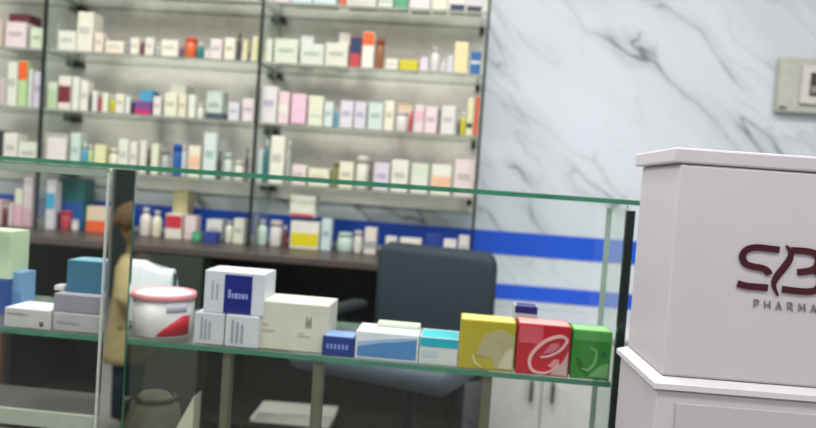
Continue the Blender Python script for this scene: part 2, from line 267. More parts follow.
def stock(row, bay, it, n):
    z = SZ.get(row, WZ) + it['up']
    Y = YF + 0.02 + it['back'] + (0.03 if row == 'E' else 0)
    xm = (it['x0']+it['x1'])/2
    zt = at(xm, it['top'], Y).z
    h = max(zt - z, 0.018)
    # picture height of the middle of the item, found from its own shelf height
    lo, hi = it['top'], it['top']+200
    for _ in range(30):
        md = (lo+hi)/2
        if at(xm, md, Y).z > z + h/2: lo = md
        else: hi = md
    x0, x1 = at(it['x0'], lo, Y).x, at(it['x1'], lo, Y).x
    x0 = max(x0, DX[bay]+0.009); x1 = min(x1, DX[bay+1]-0.009)
    gap = 0.0008; x0 += gap; x1 -= gap; w = x1-x0; xc = (x0+x1)/2
    c = COL[it['c']]; s = it['s']
    room_back = YB-0.008-Y
    size = 'tall' if h > 0.125 else ('low' if h < 0.05 else '')
    noun = {'b': 'carton', 't': 'bottle', 'j': 'jar'}[s]
    cname = CN[it['c']] + (' and ' + CN[it['bc']] if it['bc'] else '')
    where = ('%s of the %s bay' % (ROWN[row], BAYN[bay])) if row != 'E' else 'on the dark worktop, %s bay' % BAYN[bay]
    label = ' '.join(('%s %s %s, %s from left, %s' % (size, cname, noun, ORD[n], where)).split())
    if len(label.split()) > 16: label = label.replace(size+' ', '', 1)
    cat = {'b': 'medicine box', 't': 'bottle', 'j': 'jar'}[s]
    grp = 'medicines on the %s' % ROWN[row]
    tc = tuple(min(255, max(0, v + random.randint(-5, 5))) for v in (tuple(int(0.62*v+0.38*q) for v, q in zip(c, (210, 208, 198))) if min(c) > 120 else tuple(int(0.86*v+0.14*120) for v in c)))
    z += 0.0006
    if s == 'b':
        d = min(max(0.045, min(w*1.2, 0.085)), room_back)
        if it['back'] == 0 and any(o is not it and o['back'] > 0.05 and o['x0'] < it['x1'] and o['x1'] > it['x0'] for o in ROWS[row][bay]): d = min(d, 0.08)
        bm = bmesh.new(); bxm(bm, -w/2, w/2, 0, d, 0, h, bev=min(0.0016, w*0.12))
        e = tag(obj('medicine_box', bm, mat(tc, 0.42), None, (xc, Y, z)), label, cat, grp)
        if it['bc']:
            block('printed_band', mat(COL[it['bc']], 0.42), (-w/2+w*0.03, w/2-w*0.03, -0.0012, 0.001, h*it['b0']+0.002, h*it['b1']-0.002), e)
        elif w > 0.03 and it['c'] in ('w', 'wp', 'pg', 'lv', 'cr', 'mint', 'pb'):
            pc = tuple(int(v*0.84) for v in c)
            block('printed_panel', mat(pc, 0.45), (-w*0.36, w*0.30, -0.0009, 0.001, h*0.45, h*0.62), e)
        fl = 0.0006
        block('tuck_flap', mat(tuple(min(255, v+6) for v in c), 0.42), (-w*0.44, w*0.44, d*0.04, d*0.5, h-0.0005, h+fl), e)
    else:
        r = w/2
        e = thing({'t': 'medicine_bottle', 'j': 'medicine_jar'}[s], label, cat, (xc, Y+r, z), 0, grp)
        bm = bmesh.new()
        if s == 't':
            lathe(bm, [(0, 0), (r*0.9, 0), (r, h*0.03), (r, h*0.62), (r*0.85, h*0.72), (r*0.45, h*0.78), (r*0.45, h*0.83), (0, h*0.83)])
            b = obj('bottle_body', bm, mat(tc, 0.3), e)
            bm = bmesh.new(); lathe(bm, [(0, h*0.83), (r*0.58, h*0.83), (r*0.58, h*0.985), (r*0.5, h), (0, h)])
            obj('screw_cap', bm, mat(COL['w'] if it['c'] not in ('w', 'cr', 'mint') else (180, 182, 182), 0.4) if it['c'] != 'dk' else mat((60, 60, 60), 0.4), e)
        else:
            lathe(bm, [(0, 0), (r*0.92, 0), (r, h*0.04), (r, h*0.70), (r*0.88, h*0.76), (r*0.88, h*0.78), (0, h*0.78)])
            obj('jar_body', bm, mat(tc, 0.3), e)
            bm = bmesh.new(); lathe(bm, [(0, h*0.78), (r*0.96, h*0.78), (r*0.96, h*0.96), (r*0.88, h), (0, h)])
            obj('jar_lid', bm, mat(tuple(int(v*0.9) for v in c), 0.4), e)
    return e
for row in ROWS:
    for bay in range(3):
        for n, it in enumerate(sorted(ROWS[row][bay], key=lambda i: i['x0']+i['x1'])):
            stock(row, bay, it, n+1)

# ------------------------------------------------------------------ back counter of dark cabinets
WX1 = at(477, 268, 2.54).x
DKW = mat((22, 21, 21), 0.5, var=0.2); DKW2 = mat((50, 54, 50), 0.5, var=0.1)
wt = tag(block('worktop', mat((76, 66, 62), 0.4, var=0.15), (DX[0]-0.1, WX1, 2.54, WB-0.006, WZ-0.026, WZ), None, 0.003), 'long narrow brown worktop running under the glass wall shelves', 'worktop')
cx = [DX[0]-0.08, at(8, 300, 2.56).x, at(137, 275, 2.56).x, at(205, 275, 2.56).x, WX1-0.01]
labs = ['dark cabinet under the left end of the brown worktop', 'open black cabinet bay left of the grey doored cabinet', 'cabinet with a plain grey door under the brown worktop', 'open black cabinet behind the office chair, right of the grey cabinet door']
for i in range(4):
    x0, x1 = cx[i]+0.001, cx[i+1]-0.001
    t = thing('back_cabinet', labs[i], 'cabinet', ((x0+x1)/2, 2.80, 0)); w = (x1-x0)/2
    sm = mat((84, 62, 52), 0.5, var=0.15) if i == 0 else DKW
    for s in (-1, 1):
        a = sorted((s*w, s*(w-0.018))); block('side_panel', sm, (a[0], a[1], -0.24, 0.26, 0.0, 0.7335), t)
    block('cabinet_back', DKW, (-w+0.019, w-0.019, 0.24, 0.259, 0.06, 0.733), t)
    block('cabinet_shelf', DKW, (-w+0.019, w-0.019, -0.20, 0.239, 0.11, 0.125), t)
    block('cabinet_floor', DKW, (-w+0.019, w-0.019, -0.22, 0.239, 0.05, 0.07), t)
    if i in (0, 2):
        d = block('door', sm if i == 0 else DKW2, (-w+0.002, w-0.002, -0.262, -0.242, 0.05, 0.73), t, 0.002)
        block('handle', mat((120, 122, 120), 0.3, 0.9), (w-0.05, w-0.04, -0.285, -0.2625, 0.45, 0.56), d, 0.003)
# papers on the open cabinet shelf
pt = at(290, 412, 2.60)
t = thing('paper_stack', 'flat stack of white paper on the low shelf of the open black cabinet', 'paper', (pt.x, 2.665, 0.126))
for k in range(3):
    bm = bmesh.new(); bxm(bm, -0.15+0.01*k, 0.15+0.006*k, -0.06, 0.06, 0.016*k, 0.016*k+0.0155, bev=0.002, rz=0.03*k)
    obj('paper_bundle', bm, mat((196-8*k, 194-8*k, 184-8*k), 0.6), t)

# white low cabinet with two doors
xa, xb = at(486, 400, 2.62).x, at(640, 400, 2.62).x
WHC = mat((206, 206, 204), 0.35)
t = thing('white_cabinet', 'low white two-door cabinet standing under the blue wall stripes', 'cabinet', ((xa+xb)/2, 2.84, 0)); w = (xb-xa)/2
block('carcass', WHC, (-w, w, -0.20, 0.22, 0.06, 0.54), t, 0.002)
block('plinth', mat((90, 90, 92), 0.5), (-w+0.02, w-0.02, -0.16, 0.20, 0, 0.0595), t)
block('cabinet_top', WHC, (-w-0.01, w+0.01, -0.23, 0.225, 0.5405, 0.56), t, 0.003)
mid = at(541, 400, 2.62).x-(xa+xb)/2
for (a, b, hx) in ((-w+0.003, mid-0.002, mid-0.038), (mid+0.002, w-0.003, mid+0.038)):
    d = block('door', WHC, (a, b, -0.219, -0.201, 0.065, 0.535), t, 0.002)
    block('bar_handle', mat((110, 112, 112), 0.3, 0.8), (hx-0.006, hx+0.006, -0.243, -0.2195, 0.30, 0.375), d, 0.003)

# ------------------------------------------------------------------ office chair
Yc = 2.2
c0 = at(417, 300, Yc)
ch = thing('office_chair', 'dark blue-grey office chair with a wide rounded back behind the glass counter', 'chair', (c0.x, Yc, 0), math.radians(160))
NAVY = mat((37, 48, 58), 0.7, var=0.12, scale=60); BLK = mat((24, 26, 28), 0.45)
def cushion(x, y, z, bev):
    bm = bmesh.new(); bmesh.ops.create_cube(bm, size=1.0); bmesh.ops.scale(bm, vec=(x, y, z), verts=bm.verts)
    bmesh.ops.bevel(bm, geom=bm.edges[:], offset=bev, segments=5, affect='EDGES', profile=0.5)
    for f in bm.faces: f.smooth = True
    return bm
bm = cushion(0.41, 0.07, 0.42, 0.034)
# round the four corners of the back as seen from the front, bow it slightly
for v in bm.verts:
    k = abs(v.co.x)/0.205
    v.co.y += 0.035*k*k
    if v.co.z > 0.10: v.co.z -= 0.03*k**4
    v.co.z += 0.0
bmesh.ops.translate(bm, verts=bm.verts, vec=(0, -0.17, 0.66))
back = obj('backrest', bm, NAVY, ch)
bm = cushion(0.50, 0.44, 0.07, 0.030); bmesh.ops.translate(bm, verts=bm.verts, vec=(0.02, 0.08, 0.535)); obj('seat', bm, mat((66, 78, 92), 0.6, var=0.1, scale=60), ch)['label'] = 'lighter grey-blue seat'
bm = bmesh.new(); tube(bm, [(0, 0.0, 0.485), (0, -0.18, 0.475), (0, -0.225, 0.52), (0, -0.215, 0.64)], 0.02); obj('back_bracket', bm, BLK, ch)
for s in (-1, 1):
    bm = bmesh.new(); tube(bm, [(s*0.17, 0.02, 0.49), (s*0.235, 0.02, 0.505), (s*0.24, 0.02, 0.63)], 0.016)
    a = obj('armrest', bm, BLK, ch)
    bm = bmesh.new(); bxm(bm, s*0.24-0.03, s*0.24+0.03, -0.09, 0.13, 0.631, 0.66, bev=0.012); obj('arm_pad', bm, mat((36, 40, 46), 0.7), a)
bm = bmesh.new(); lathe(bm, [(0, 0.09), (0.032, 0.09), (0.032, 0.30), (0.02, 0.30), (0.02, 0.50), (0, 0.50)]); obj('gas_lift', bm, BLK, ch)
bm = bmesh.new()
for k in range(5):
    a = 2*math.pi*k/5; tube(bm, [(0.02*math.cos(a), 0.02*math.sin(a), 0.11), (0.27*math.cos(a), 0.27*math.sin(a), 0.065)], [0.024, 0.015])
obj('star_base', bm, BLK, ch)
for k in range(5):
    a = 2*math.pi*k/5; bm = bmesh.new(); tube(bm, [(0.27*math.cos(a)-0.02, 0.27*math.sin(a), 0.028), (0.27*math.cos(a)+0.02, 0.27*math.sin(a), 0.028)], 0.0275); obj('castor', bm, BLK, ch)

# ------------------------------------------------------------------ glass display counter
CY0, CY1 = 1.37, 1.74
XL = -1.45; XS = at(104, 300, CY0).x; XM = at(137, 172, CY0).x; XR = at(621, 330, CY0).x; XT = at(641, 201, CY0).x
ctr = thing('display_counter', 'glass display counter with green edged top, full of boxed goods', 'counter')
def glass_sheet(name, dims, m, edge, parent, axis):
    bm = bmesh.new(); fs = bxm(bm, *dims)
    c0 = [(dims[0]+dims[1])/2, (dims[2]+dims[3])/2, (dims[4]+dims[5])/2]
    for f in fs:
        c = f.calc_center_median()
        f.material_index = 0 if abs(c[axis]-c0[axis]) > 1e-6 else 1
    return obj(name, bm, [m, edge], parent)
glass_sheet('glass_top', (XL, XT, CY0-0.012, CY1+0.02, 1.041, 1.050), SHELFGLASS, EDGE, ctr, 2)
glass_sheet('glass_shelf', (XS+0.01, XR-0.008, CY0+0.012, CY1, 0.692, 0.702), SHELFGLASS, EDGE, ctr, 2)
glass_sheet('glass_shelf', (XL+0.01, XS-0.006, CY0+0.012, CY1, 0.692, 0.702), SHELFGLASS, EDGE, ctr, 2)
glass_sheet('front_pane', (XM-0.004, XR-0.006, CY0, CY0+0.006, 0.36, 1.0405), PANE, EDGE, ctr, 1)
fp = glass_sheet('front_pane', (XL, XS-0.004, CY0-0.004, CY0+0.002, 0.36, 1.022), PANE, EDGE, ctr, 1)
TRIM = mat((196, 204, 196), 0.3, 0.2)
block('edge_trim', TRIM, (XS-0.0036, XS-0.0006, CY0-0.007, CY0+0.002, 0.36, 1.030), fp, 0.001).__setitem__('label', 'bright polished upright edge')
block('top_trim', mat((142, 158, 146), 0.3, 0.1), (XL, XS-0.004, CY0-0.009, CY0+0.004, 1.0225, 1.0405), fp, 0.001)
glass_sheet('end_pane', (XR-0.006, XR+0.006, CY0+0.0105, CY0+0.20, 0.02, 1.030), ENDGLASS, mat((150, 176, 164), 0.2), ctr, 0)
block('end_edge', EDGEDARK, (XR-0.0075, XR+0.0075, CY0-0.006, CY0+0.010, 0.02, 1.0304), ctr, 0.001)
# base and lower deck
BASE = mat((120, 112, 104), 0.5, var=0.1)
block('base_plinth', BASE, (XL, XR-0.007, CY0+0.002, CY1, 0, 0.355), ctr, 0.003)
dz = at(50, 412, CY0+0.014).z
block('lower_deck', mat((84, 80, 80), 0.45), (XL+0.01, XS-0.006, CY0+0.022, CY0+0.16, dz-0.034, dz-0.001), ctr, 0.002)
block('deck_edge_strip', mat((168, 172, 160), 0.4), (XL+0.01, XS-0.006, CY0+0.0135, CY0+0.0218, dz-0.034, dz), ctr, 0.002)
POST = mat((104, 102, 86), 0.35, 0.3)
for px, py, pw in ((226, 390, 0.016), (317, 395, 0.020), (485, 405, 0.020)):
    x = at(px, py, CY0+0.03).x
    b = block('support_post', POST, (x-pw/2, x+pw/2, CY0+0.02, CY0+0.05, 0.3555, 0.6915), ctr, 0.003)
# mirror finished steel post between the two glass fronts
mm = bpy.data.materials.new('mirror_steel'); mm.use_nodes = True
b_ = mm.node_tree.nodes['Principled BSDF']; b_.inputs['Base Color'].default_value = (0.66, 0.69, 0.66, 1); b_.inputs['Metallic'].default_value = 1; b_.inputs['Roughness'].default_value = 0.02
mp = block('mirror_post', mm, (XS+0.003, XM-0.005, CY0, CY0+0.012, 0.356, 1.040), ctr)
mp['label'] = 'mirror finished upright strip'

# ------------------------------------------------------------------ goods inside the counter (on the glass shelf, top 0.702)
ZS = 0.7026
def carton(label, x0, x1, yt, front, yb=None, depth=0.08, base=ZS, c=(214, 214, 210), rz=0.0, name='medicine_carton', cat='box', h=None, topc=None, grp=None):
    """a carton whose front stands at depth `front`, its left and right front edges seen at x0 and x1 and its front top at yt"""
    xm = (x0+x1)/2; zt = at(xm, yt, front).z
    H = h or max(zt-base, 0.01)
    lo, hi = yt, yt+250
    for _ in range(30):
        md = (lo+hi)/2
        if at(xm, md, front).z > base+H/2: lo = md
        else: hi = md
    xa, xb = at(x0, lo, front).x, at(x1, lo, front).x
    w = xb-xa
    t = thing(name, label, cat, ((xa+xb)/2, front+depth/2, base), rz, grp)
    bm = bmesh.new(); bxm(bm, -w/2, w/2, -depth/2, depth/2, 0, H, bev=0.0018)
    obj('carton_body', bm, mat(c, 0.4, scale=18), t)
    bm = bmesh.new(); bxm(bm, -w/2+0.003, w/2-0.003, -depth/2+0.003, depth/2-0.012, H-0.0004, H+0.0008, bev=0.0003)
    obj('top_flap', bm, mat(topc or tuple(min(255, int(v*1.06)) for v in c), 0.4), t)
    t['_w'] = w; t['_h'] = H; t['_d'] = depth
    return t, w, H, depth
def plate(t, name, c, u0, u1, v0, v1, w, H, d, th=0.001, label=None):
    o = block(name, mat(c, 0.4), (-w/2+w*u0, -w/2+w*u1, -d/2-th, -d/2+0.0008, H*v0, H*v1), t, 0.0)
    if label: o['label'] = label
    return o
def lines(t, name, c, u0, u1, v0, v1, n, w, H, d, vert=False):
    bm = bmesh.new()
    for k in range(n):
        if vert:
            a = u0+(u1-u0)*k/n; b = a+(u1-u0)/n*0.5
            bxm(bm, -w/2+w*a, -w/2+w*b, -d/2-0.0009, -d/2+0.0006, H*v0, H*(v1-0.06*((k*7) % 3)))
        else:
            a = v0+(v1-v0)*k/n; b = a+(v1-v0)/n*0.5
            bxm(bm, -w/2+w*u0, -w/2+w*(u1-0.05*((k*5) % 3)), -d/2-0.0009, -d/2+0.0006, H*a, H*b)
    return obj(name, bm, mat(c, 0.5), t)
def flatpoly(t, name, c, pts, w, H, d, th=0.0012):
    """flat printed shape on the front, corners as fractions of width and height"""
    bm = bmesh.new()
    a = [bm.verts.new((-w/2+w*u, -d/2-th, H*v)) for u, v in pts]; b = [bm.verts.new((-w/2+w*u, -d/2+0.0006, H*v)) for u, v in pts]
    bm.faces.new(a); bm.faces.new(b[::-1]); n = len(a)
    for i in range(n): bm.faces.new((a[i], b[i], b[(i+1) % n], a[(i+1) % n]))
    return obj(name, bm, mat(c, 0.4), t)
FY = CY0+0.022
# left end
t, w, H, d = carton('deep blue box at the very left of the counter shelf, under the pale green box', -30, 6, 279, FY+0.11, c=(30, 70, 140)); bz = ZS+H+0.0012
carton('tall pale green box on top of the deep blue box, left edge', -26, 10, 230, FY+0.115, base=bz, depth=0.07, c=(196, 214, 182))
t, w, H, d = carton('small light blue box behind the flat white box at left', 8, 22, 272, FY+0.13, depth=0.05, c=(122, 164, 208)); plate(t, 'printed_band', (96, 138, 190), 0.05, 0.95, 0.1, 0.5, w, H, d)
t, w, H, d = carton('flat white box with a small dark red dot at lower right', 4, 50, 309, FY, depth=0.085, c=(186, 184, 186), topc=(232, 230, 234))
lines(t, 'print_lines', (160, 126, 132), 0.08, 0.52, 0.66, 0.78, 2, w, H, d)
bm = bmesh.new(); lathe(bm, [(0, -0.0007), (0.005, -0.0007), (0.005, 0.0008), (0, 0.0008)], seg=18); bmesh.ops.rotate(bm, verts=bm.verts, cent=(0, 0, 0), matrix=Matrix.Rotation(math.pi/2, 3, 'X'))
bmesh.ops.translate(bm, verts=bm.verts, vec=(w*0.32, -d/2, H*0.28)); obj('round_emblem', bm, mat((112, 60, 68), 0.5), t)
t, w, H, d = carton('lower grey-white box of the stack left of the mirror strip', 52.5, 99, 314, FY+0.006, depth=0.10, c=(172, 170, 174)); b1 = ZS+H+0.0012
lines(t, 'print_lines', (150, 148, 156), 0.1, 0.6, 0.4, 0.6, 2, w, H, d)
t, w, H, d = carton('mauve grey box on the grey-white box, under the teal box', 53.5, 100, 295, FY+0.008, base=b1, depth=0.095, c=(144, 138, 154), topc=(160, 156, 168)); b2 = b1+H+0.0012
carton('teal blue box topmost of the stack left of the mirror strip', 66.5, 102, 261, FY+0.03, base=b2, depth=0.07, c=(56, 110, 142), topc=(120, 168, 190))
t, w, H, d = carton('tiny white box beside the teal box on the mauve box', 54, 64, 287, FY+0.035, base=b2, depth=0.03, c=(206, 204, 200))
# cream tub
p0 = at(160, 343, FY+0.06); rr = 0.066; hT = at(160, 291, FY+0.06).z-ZS
t = thing('cream_tub', 'round white tub with pink-red lid rim and a red swoosh', 'tub', (p0.x, FY+0.068, ZS))
bm = bmesh.new(); lathe(bm, [(0, 0), (rr*0.88, 0), (rr*0.91, 0.004), (rr*0.95, hT-0.014), (0, hT-0.014)], seg=40); obj('tub_body', bm, mat((196, 194, 196), 0.35), t)
bm = bmesh.new(); lathe(bm, [(rr*0.94, hT-0.0138), (rr, hT-0.012), (rr, hT-0.003), (rr*0.97, hT), (rr*0.9, hT-0.001), (rr*0.88, hT-0.0035), (rr*0.94, hT-0.0135)], seg=40); obj('lid_rim', bm, mat((226, 150, 160), 0.3), t)
bm = bmesh.new(); lathe(bm, [(0, hT-0.0137), (rr*0.90, hT-0.0137), (rr*0.878, hT-0.0035), (rr*0.8, hT-0.001), (0, hT+0.0005)], seg=40); obj('lid_disc', bm, mat((240, 236, 240), 0.3), t)
def wrap(name, c, a0, a1, zf, t, lo=0.0, hi=1.0, n=14):
    bm = bmesh.new(); rows = []
    for k in range(n+1):
        f = k/n; a = math.radians(a0+(a1-a0)*f); z0, z1 = zf(f)
        def pt(z, q): r = rr*(0.91+0.04*z/(hT-0.014))+q; return bm.verts.new((r*math.cos(a), r*math.sin(a), z))
        rows.append((pt(z0, 0.0008), pt(z1, 0.0008)))
    for (a, b), (c2, d2) in zip(rows, rows[1:]): bm.faces.new((a, c2, d2, b))
    for f in bm.faces: f.smooth = True
    o = obj(name, bm, mat(c, 0.35), t); sm = o.modifiers.new('thick', 'SOLIDIFY'); sm.thickness = 0.0006; return o
wrap('red_swoosh', (184, 30, 48), -78, -10, lambda f: (0.004, 0.006+(hT-0.05)*min(1, f*1.5)**0.8), t)
wrap('lilac_label', (206, 204, 226), -62, -20, lambda f: (hT-0.036, hT-0.016), t)
# white crumpled paper bag behind the tub
q0 = at(152, 285, FY+0.20)
t = thing('medicine_pouch', 'white medicine pouch leaning behind the round tub', 'pouch', (q0.x, FY+0.20, ZS))
bm = bmesh.new(); hh = at(152, 264, FY+0.20).z-ZS
prof = [(-0.052, 0, 0.035), (-0.055, 0.5, 0.03), (-0.05, 0.9, 0.012), (-0.046, 1.0, 0.004)]
prevs = None
for xx, f, th in prof:
    k = 1.0-0.18*f
    ring = [bm.verts.new((sx*0.055*k + (0.006 if sx > 0 else -0.004)*f, sy*th, hh*f*(1.06 if sx < 0 else 0.94))) for sx, sy in ((-1, -1), (-0.3, -1.25), (0.3, -1.2), (1, -1), (1, 1), (0.3, 1.2), (-0.3, 1.25), (-1, 1))]
    if prevs:
        for i in range(8): bm.faces.new((prevs[i], prevs[(i+1) % 8], ring[(i+1) % 8], ring[i]))
    else: bm.faces.new(ring[::-1])
    prevs = ring
bm.faces.new(prevs); obj('pouch_body', bm, mat((214, 218, 222), 0.5), t)
block('side_seal', mat((70, 90, 96), 0.5), (0.050, 0.056, -0.006, 0.006, 0.004, hh*0.86), t)
# white boxes
g = None
t, w, H, d = carton('white box with grey side print, lower left of the white carton pile', 194, 224, 313, FY+0.004, depth=0.09, c=(196, 198, 206)); ba = ZS+H+0.0012
lines(t, 'print_lines', (150, 152, 162), 0.22, 0.62, 0.15, 0.85, 3, w, H, d, True)
t, w, H, d = carton('white box directly under the blue-labelled carton, right one of two', 225, 258.5, 313, FY+0.002, depth=0.09, c=(200, 202, 210), h=H)
lines(t, 'print_lines', (146, 148, 158), 0.18, 0.62, 0.12, 0.85, 3, w, H, d, True)
t, w, H, d = carton('white carton with dark blue label panel, on top of two white boxes', 204, 264, 272, FY+0.006, base=ba, depth=0.085, c=(206, 208, 220), topc=(228, 230, 238))
bl = plate(t, 'blue_label', (22, 34, 120), 0.34, 0.80, 0.02, 0.93, w, H, d, label='dark blue label panel')
bm = bmesh.new()
for k, (a, b) in enumerate([(0.41, 0.45), (0.47, 0.50), (0.52, 0.57), (0.59, 0.62), (0.64, 0.68), (0.70, 0.735)]):
    bxm(bm, -w/2+w*a, -w/2+w*b, -d/2-0.0018, -d/2-0.0006, H*0.38, H*(0.50 if k else 0.58))
obj('label_print', bm, mat((150, 160, 214), 0.5), bl)
lines(t, 'print_lines', (168, 170, 180), 0.12, 0.28, 0.3, 0.75, 2, w, H, d, True)
# cream box turned a little
t, w, H, d = carton('large plain cream box with small dark print marks', 258, 328, 303, FY+0.012, depth=0.10, c=(206, 203, 190), topc=(236, 234, 222))
bm = bmesh.new()
for a in (0.685, 0.715, 0.745): bxm(bm, -w/2+w*a, -w/2+w*(a+0.016), -d/2-0.001, -d/2+0.0006, H*0.50, H*(0.74 if a != 0.715 else 0.68))
obj('print_mark', bm, mat((120, 118, 108), 0.5), t)
lines(t, 'print_lines', (176, 168, 154), 0.58, 0.76, 0.30, 0.42, 2, w, H, d)
lines(t, 'side_print', (178, 172, 162), 0.06, 0.24, 0.35, 0.6, 2, w, H, d)
# small deep blue box
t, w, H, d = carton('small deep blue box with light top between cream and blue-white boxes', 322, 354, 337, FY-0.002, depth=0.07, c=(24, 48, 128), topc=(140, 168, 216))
bm = bmesh.new()
for k in range(6): bxm(bm, -w/2+w*(0.14+0.12*k), -w/2+w*(0.21+0.12*k), -d/2-0.001, -d/2+0.0006, H*0.38, H*0.62)
obj('label_print', bm, mat((120, 146, 206), 0.5), t)
# white and blue box
t, w, H, d = carton('white box with blue wave picture and white border on front', 355, 418.5, 333, FY, depth=0.085, c=(214, 218, 226), topc=(226, 228, 236)); bw = ZS+H+0.0012
flatpoly(t, 'blue_wave', (74, 128, 186), [(0.04, 0.10), (0.97, 0.10), (0.97, 0.82), (0.72, 0.72), (0.42, 0.62), (0.04, 0.42)], w, H, d)
flatpoly(t, 'pale_wave', (150, 176, 212), [(0.04, 0.43), (0.42, 0.63), (0.72, 0.73), (0.97, 0.83), (0.97, 0.90), (0.6, 0.82), (0.04, 0.62)], w, H, d)
carton('flat cream sachet pack lying on the blue wave box', 377, 420, 322.5, FY+0.05, base=bw, depth=0.035, c=(202, 208, 190), h=0.008)
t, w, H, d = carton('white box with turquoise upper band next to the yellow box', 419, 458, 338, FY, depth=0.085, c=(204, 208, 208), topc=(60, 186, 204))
plate(t, 'turquoise_band', (24, 166, 190), 0.02, 0.98, 0.66, 0.985, w, H, d)
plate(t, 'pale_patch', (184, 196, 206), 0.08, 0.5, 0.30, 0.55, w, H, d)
# yellow, red, green tea-size cartons
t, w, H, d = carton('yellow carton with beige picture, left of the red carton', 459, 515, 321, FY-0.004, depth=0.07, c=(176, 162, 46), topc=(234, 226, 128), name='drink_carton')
flatpoly(t, 'beige_picture', (172, 164, 124), [(0.30, 0.30), (0.45, 0.72), (0.75, 0.86), (0.98, 0.72), (0.98, 0.05), (0.66, 0.05), (0.6, 0.25)], w, H, d)
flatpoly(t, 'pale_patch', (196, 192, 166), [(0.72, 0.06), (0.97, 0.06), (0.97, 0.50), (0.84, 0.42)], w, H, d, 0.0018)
def swirl(t, name, c, w, H, d, pts, thick, y=0.0022):
    bm = bmesh.new(); P = [Vector((-w/2+w*u, 0, H*v)) for u, v in pts]; L = []
    for i, p in enumerate(P):
        tt = (P[min(i+1, len(P)-1)]-P[max(i-1, 0)]).normalized(); n = Vector((-tt.z, 0, tt.x))
        k = thick*(0.5+0.5*math.sin(math.pi*min(1, max(0, (i+0.6)/len(P)))))
        L.append([bm.verts.new((p.x+s*n.x*k, yy, p.z+s*n.z*k)) for s in (1, -1) for yy in (-d/2-y, -d/2+0.0006)])
    for a, b in zip(L, L[1:]):
        bm.faces.new((a[0], a[2], b[2], b[0])); bm.faces.new((a[1], b[1], b[3], a[3])); bm.faces.new((a[0], b[0], b[1], a[1])); bm.faces.new((a[2], a[3], b[3], b[2]))
    return obj(name, bm, mat(c, 0.4), t)
def spline(pts, n=8):
    P = [Vector((a, b, 0)) for a, b in pts]; out = []
    for i in range(len(P)-1):
        p0, p1, p2, p3 = P[max(i-1, 0)], P[i], P[i+1], P[min(i+2, len(P)-1)]
        for k in range(n):
            u = k/n; q = 0.5*((2*p1)+(-p0+p2)*u+(2*p0-5*p1+4*p2-p3)*u*u+(-p0+3*p1-3*p2+p3)*u**3); out.append((q.x, q.y))
    out.append((P[-1].x, P[-1].y)); return out
swirl(t, 'curl_line', (208, 200, 150), w, H, d, spline([(0.26, 0.30), (0.30, 0.16), (0.42, 0.05)]), 0.0022)
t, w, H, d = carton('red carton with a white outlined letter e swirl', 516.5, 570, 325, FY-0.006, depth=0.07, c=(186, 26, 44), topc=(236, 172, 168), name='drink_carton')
plate(t, 'pink_patch', (206, 84, 96), 0.03, 0.48, 0.62, 0.97, w, H, d)
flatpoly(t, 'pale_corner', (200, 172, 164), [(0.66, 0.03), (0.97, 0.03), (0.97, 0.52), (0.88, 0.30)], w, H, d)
E_ = spline([(0.46, 0.36), (0.66, 0.42), (0.84, 0.56), (0.93, 0.74), (0.80, 0.80), (0.58, 0.72), (0.38, 0.54), (0.26, 0.32), (0.30, 0.12), (0.46, 0.05), (0.66, 0.10), (0.82, 0.26)])
swirl(t, 'letter_e', (232, 176, 178), w, H, d, E_, 0.0032)
flatpoly(t, 'pink_fill', (206, 110, 128), [(0.50, 0.43), (0.64, 0.64), (0.78, 0.66), (0.80, 0.60), (0.68, 0.48)], w, H, d, 0.0018)
flatpoly(t, 'pink_drop', (220, 140, 150), [(0.60, 0.20), (0.72, 0.34), (0.82, 0.34), (0.80, 0.24), (0.70, 0.16)], w, H, d, 0.0018)
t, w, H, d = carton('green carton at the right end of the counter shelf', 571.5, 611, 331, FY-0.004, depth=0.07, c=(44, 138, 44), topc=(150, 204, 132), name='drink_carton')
plate(t, 'light_green_band', (86, 166, 80), 0.03, 0.97, 0.80, 0.985, w, H, d)
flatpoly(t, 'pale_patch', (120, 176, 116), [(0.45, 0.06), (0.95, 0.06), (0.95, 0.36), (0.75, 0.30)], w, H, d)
flatpoly(t, 'dark_leaf', (28, 104, 34), [(0.10, 0.40), (0.24, 0.16), (0.42, 0.10), (0.36, 0.22), (0.20, 0.44)], w, H, d)
flatpoly(t, 'dark_spot', (26, 96, 60), [(0.74, 0.48), (0.84, 0.50), (0.88, 0.60), (0.80, 0.62)], w, H, d)
swirl(t, 'curl_line', (130, 188, 120), w, H, d, spline([(0.28, 0.22), (0.45, 0.20), (0.60, 0.36), (0.62, 0.58), (0.45, 0.66)]), 0.002)
t, w, H, d = carton('white box with a blue cap strip standing behind the red carton', 513, 536, 306, FY+0.10, depth=0.05, c=(214, 214, 220), topc=(36, 38, 130)); 
plate(t, 'blue_strip', (36, 36, 128), 0.01, 0.99, 0.87, 0.999, w, H, d)

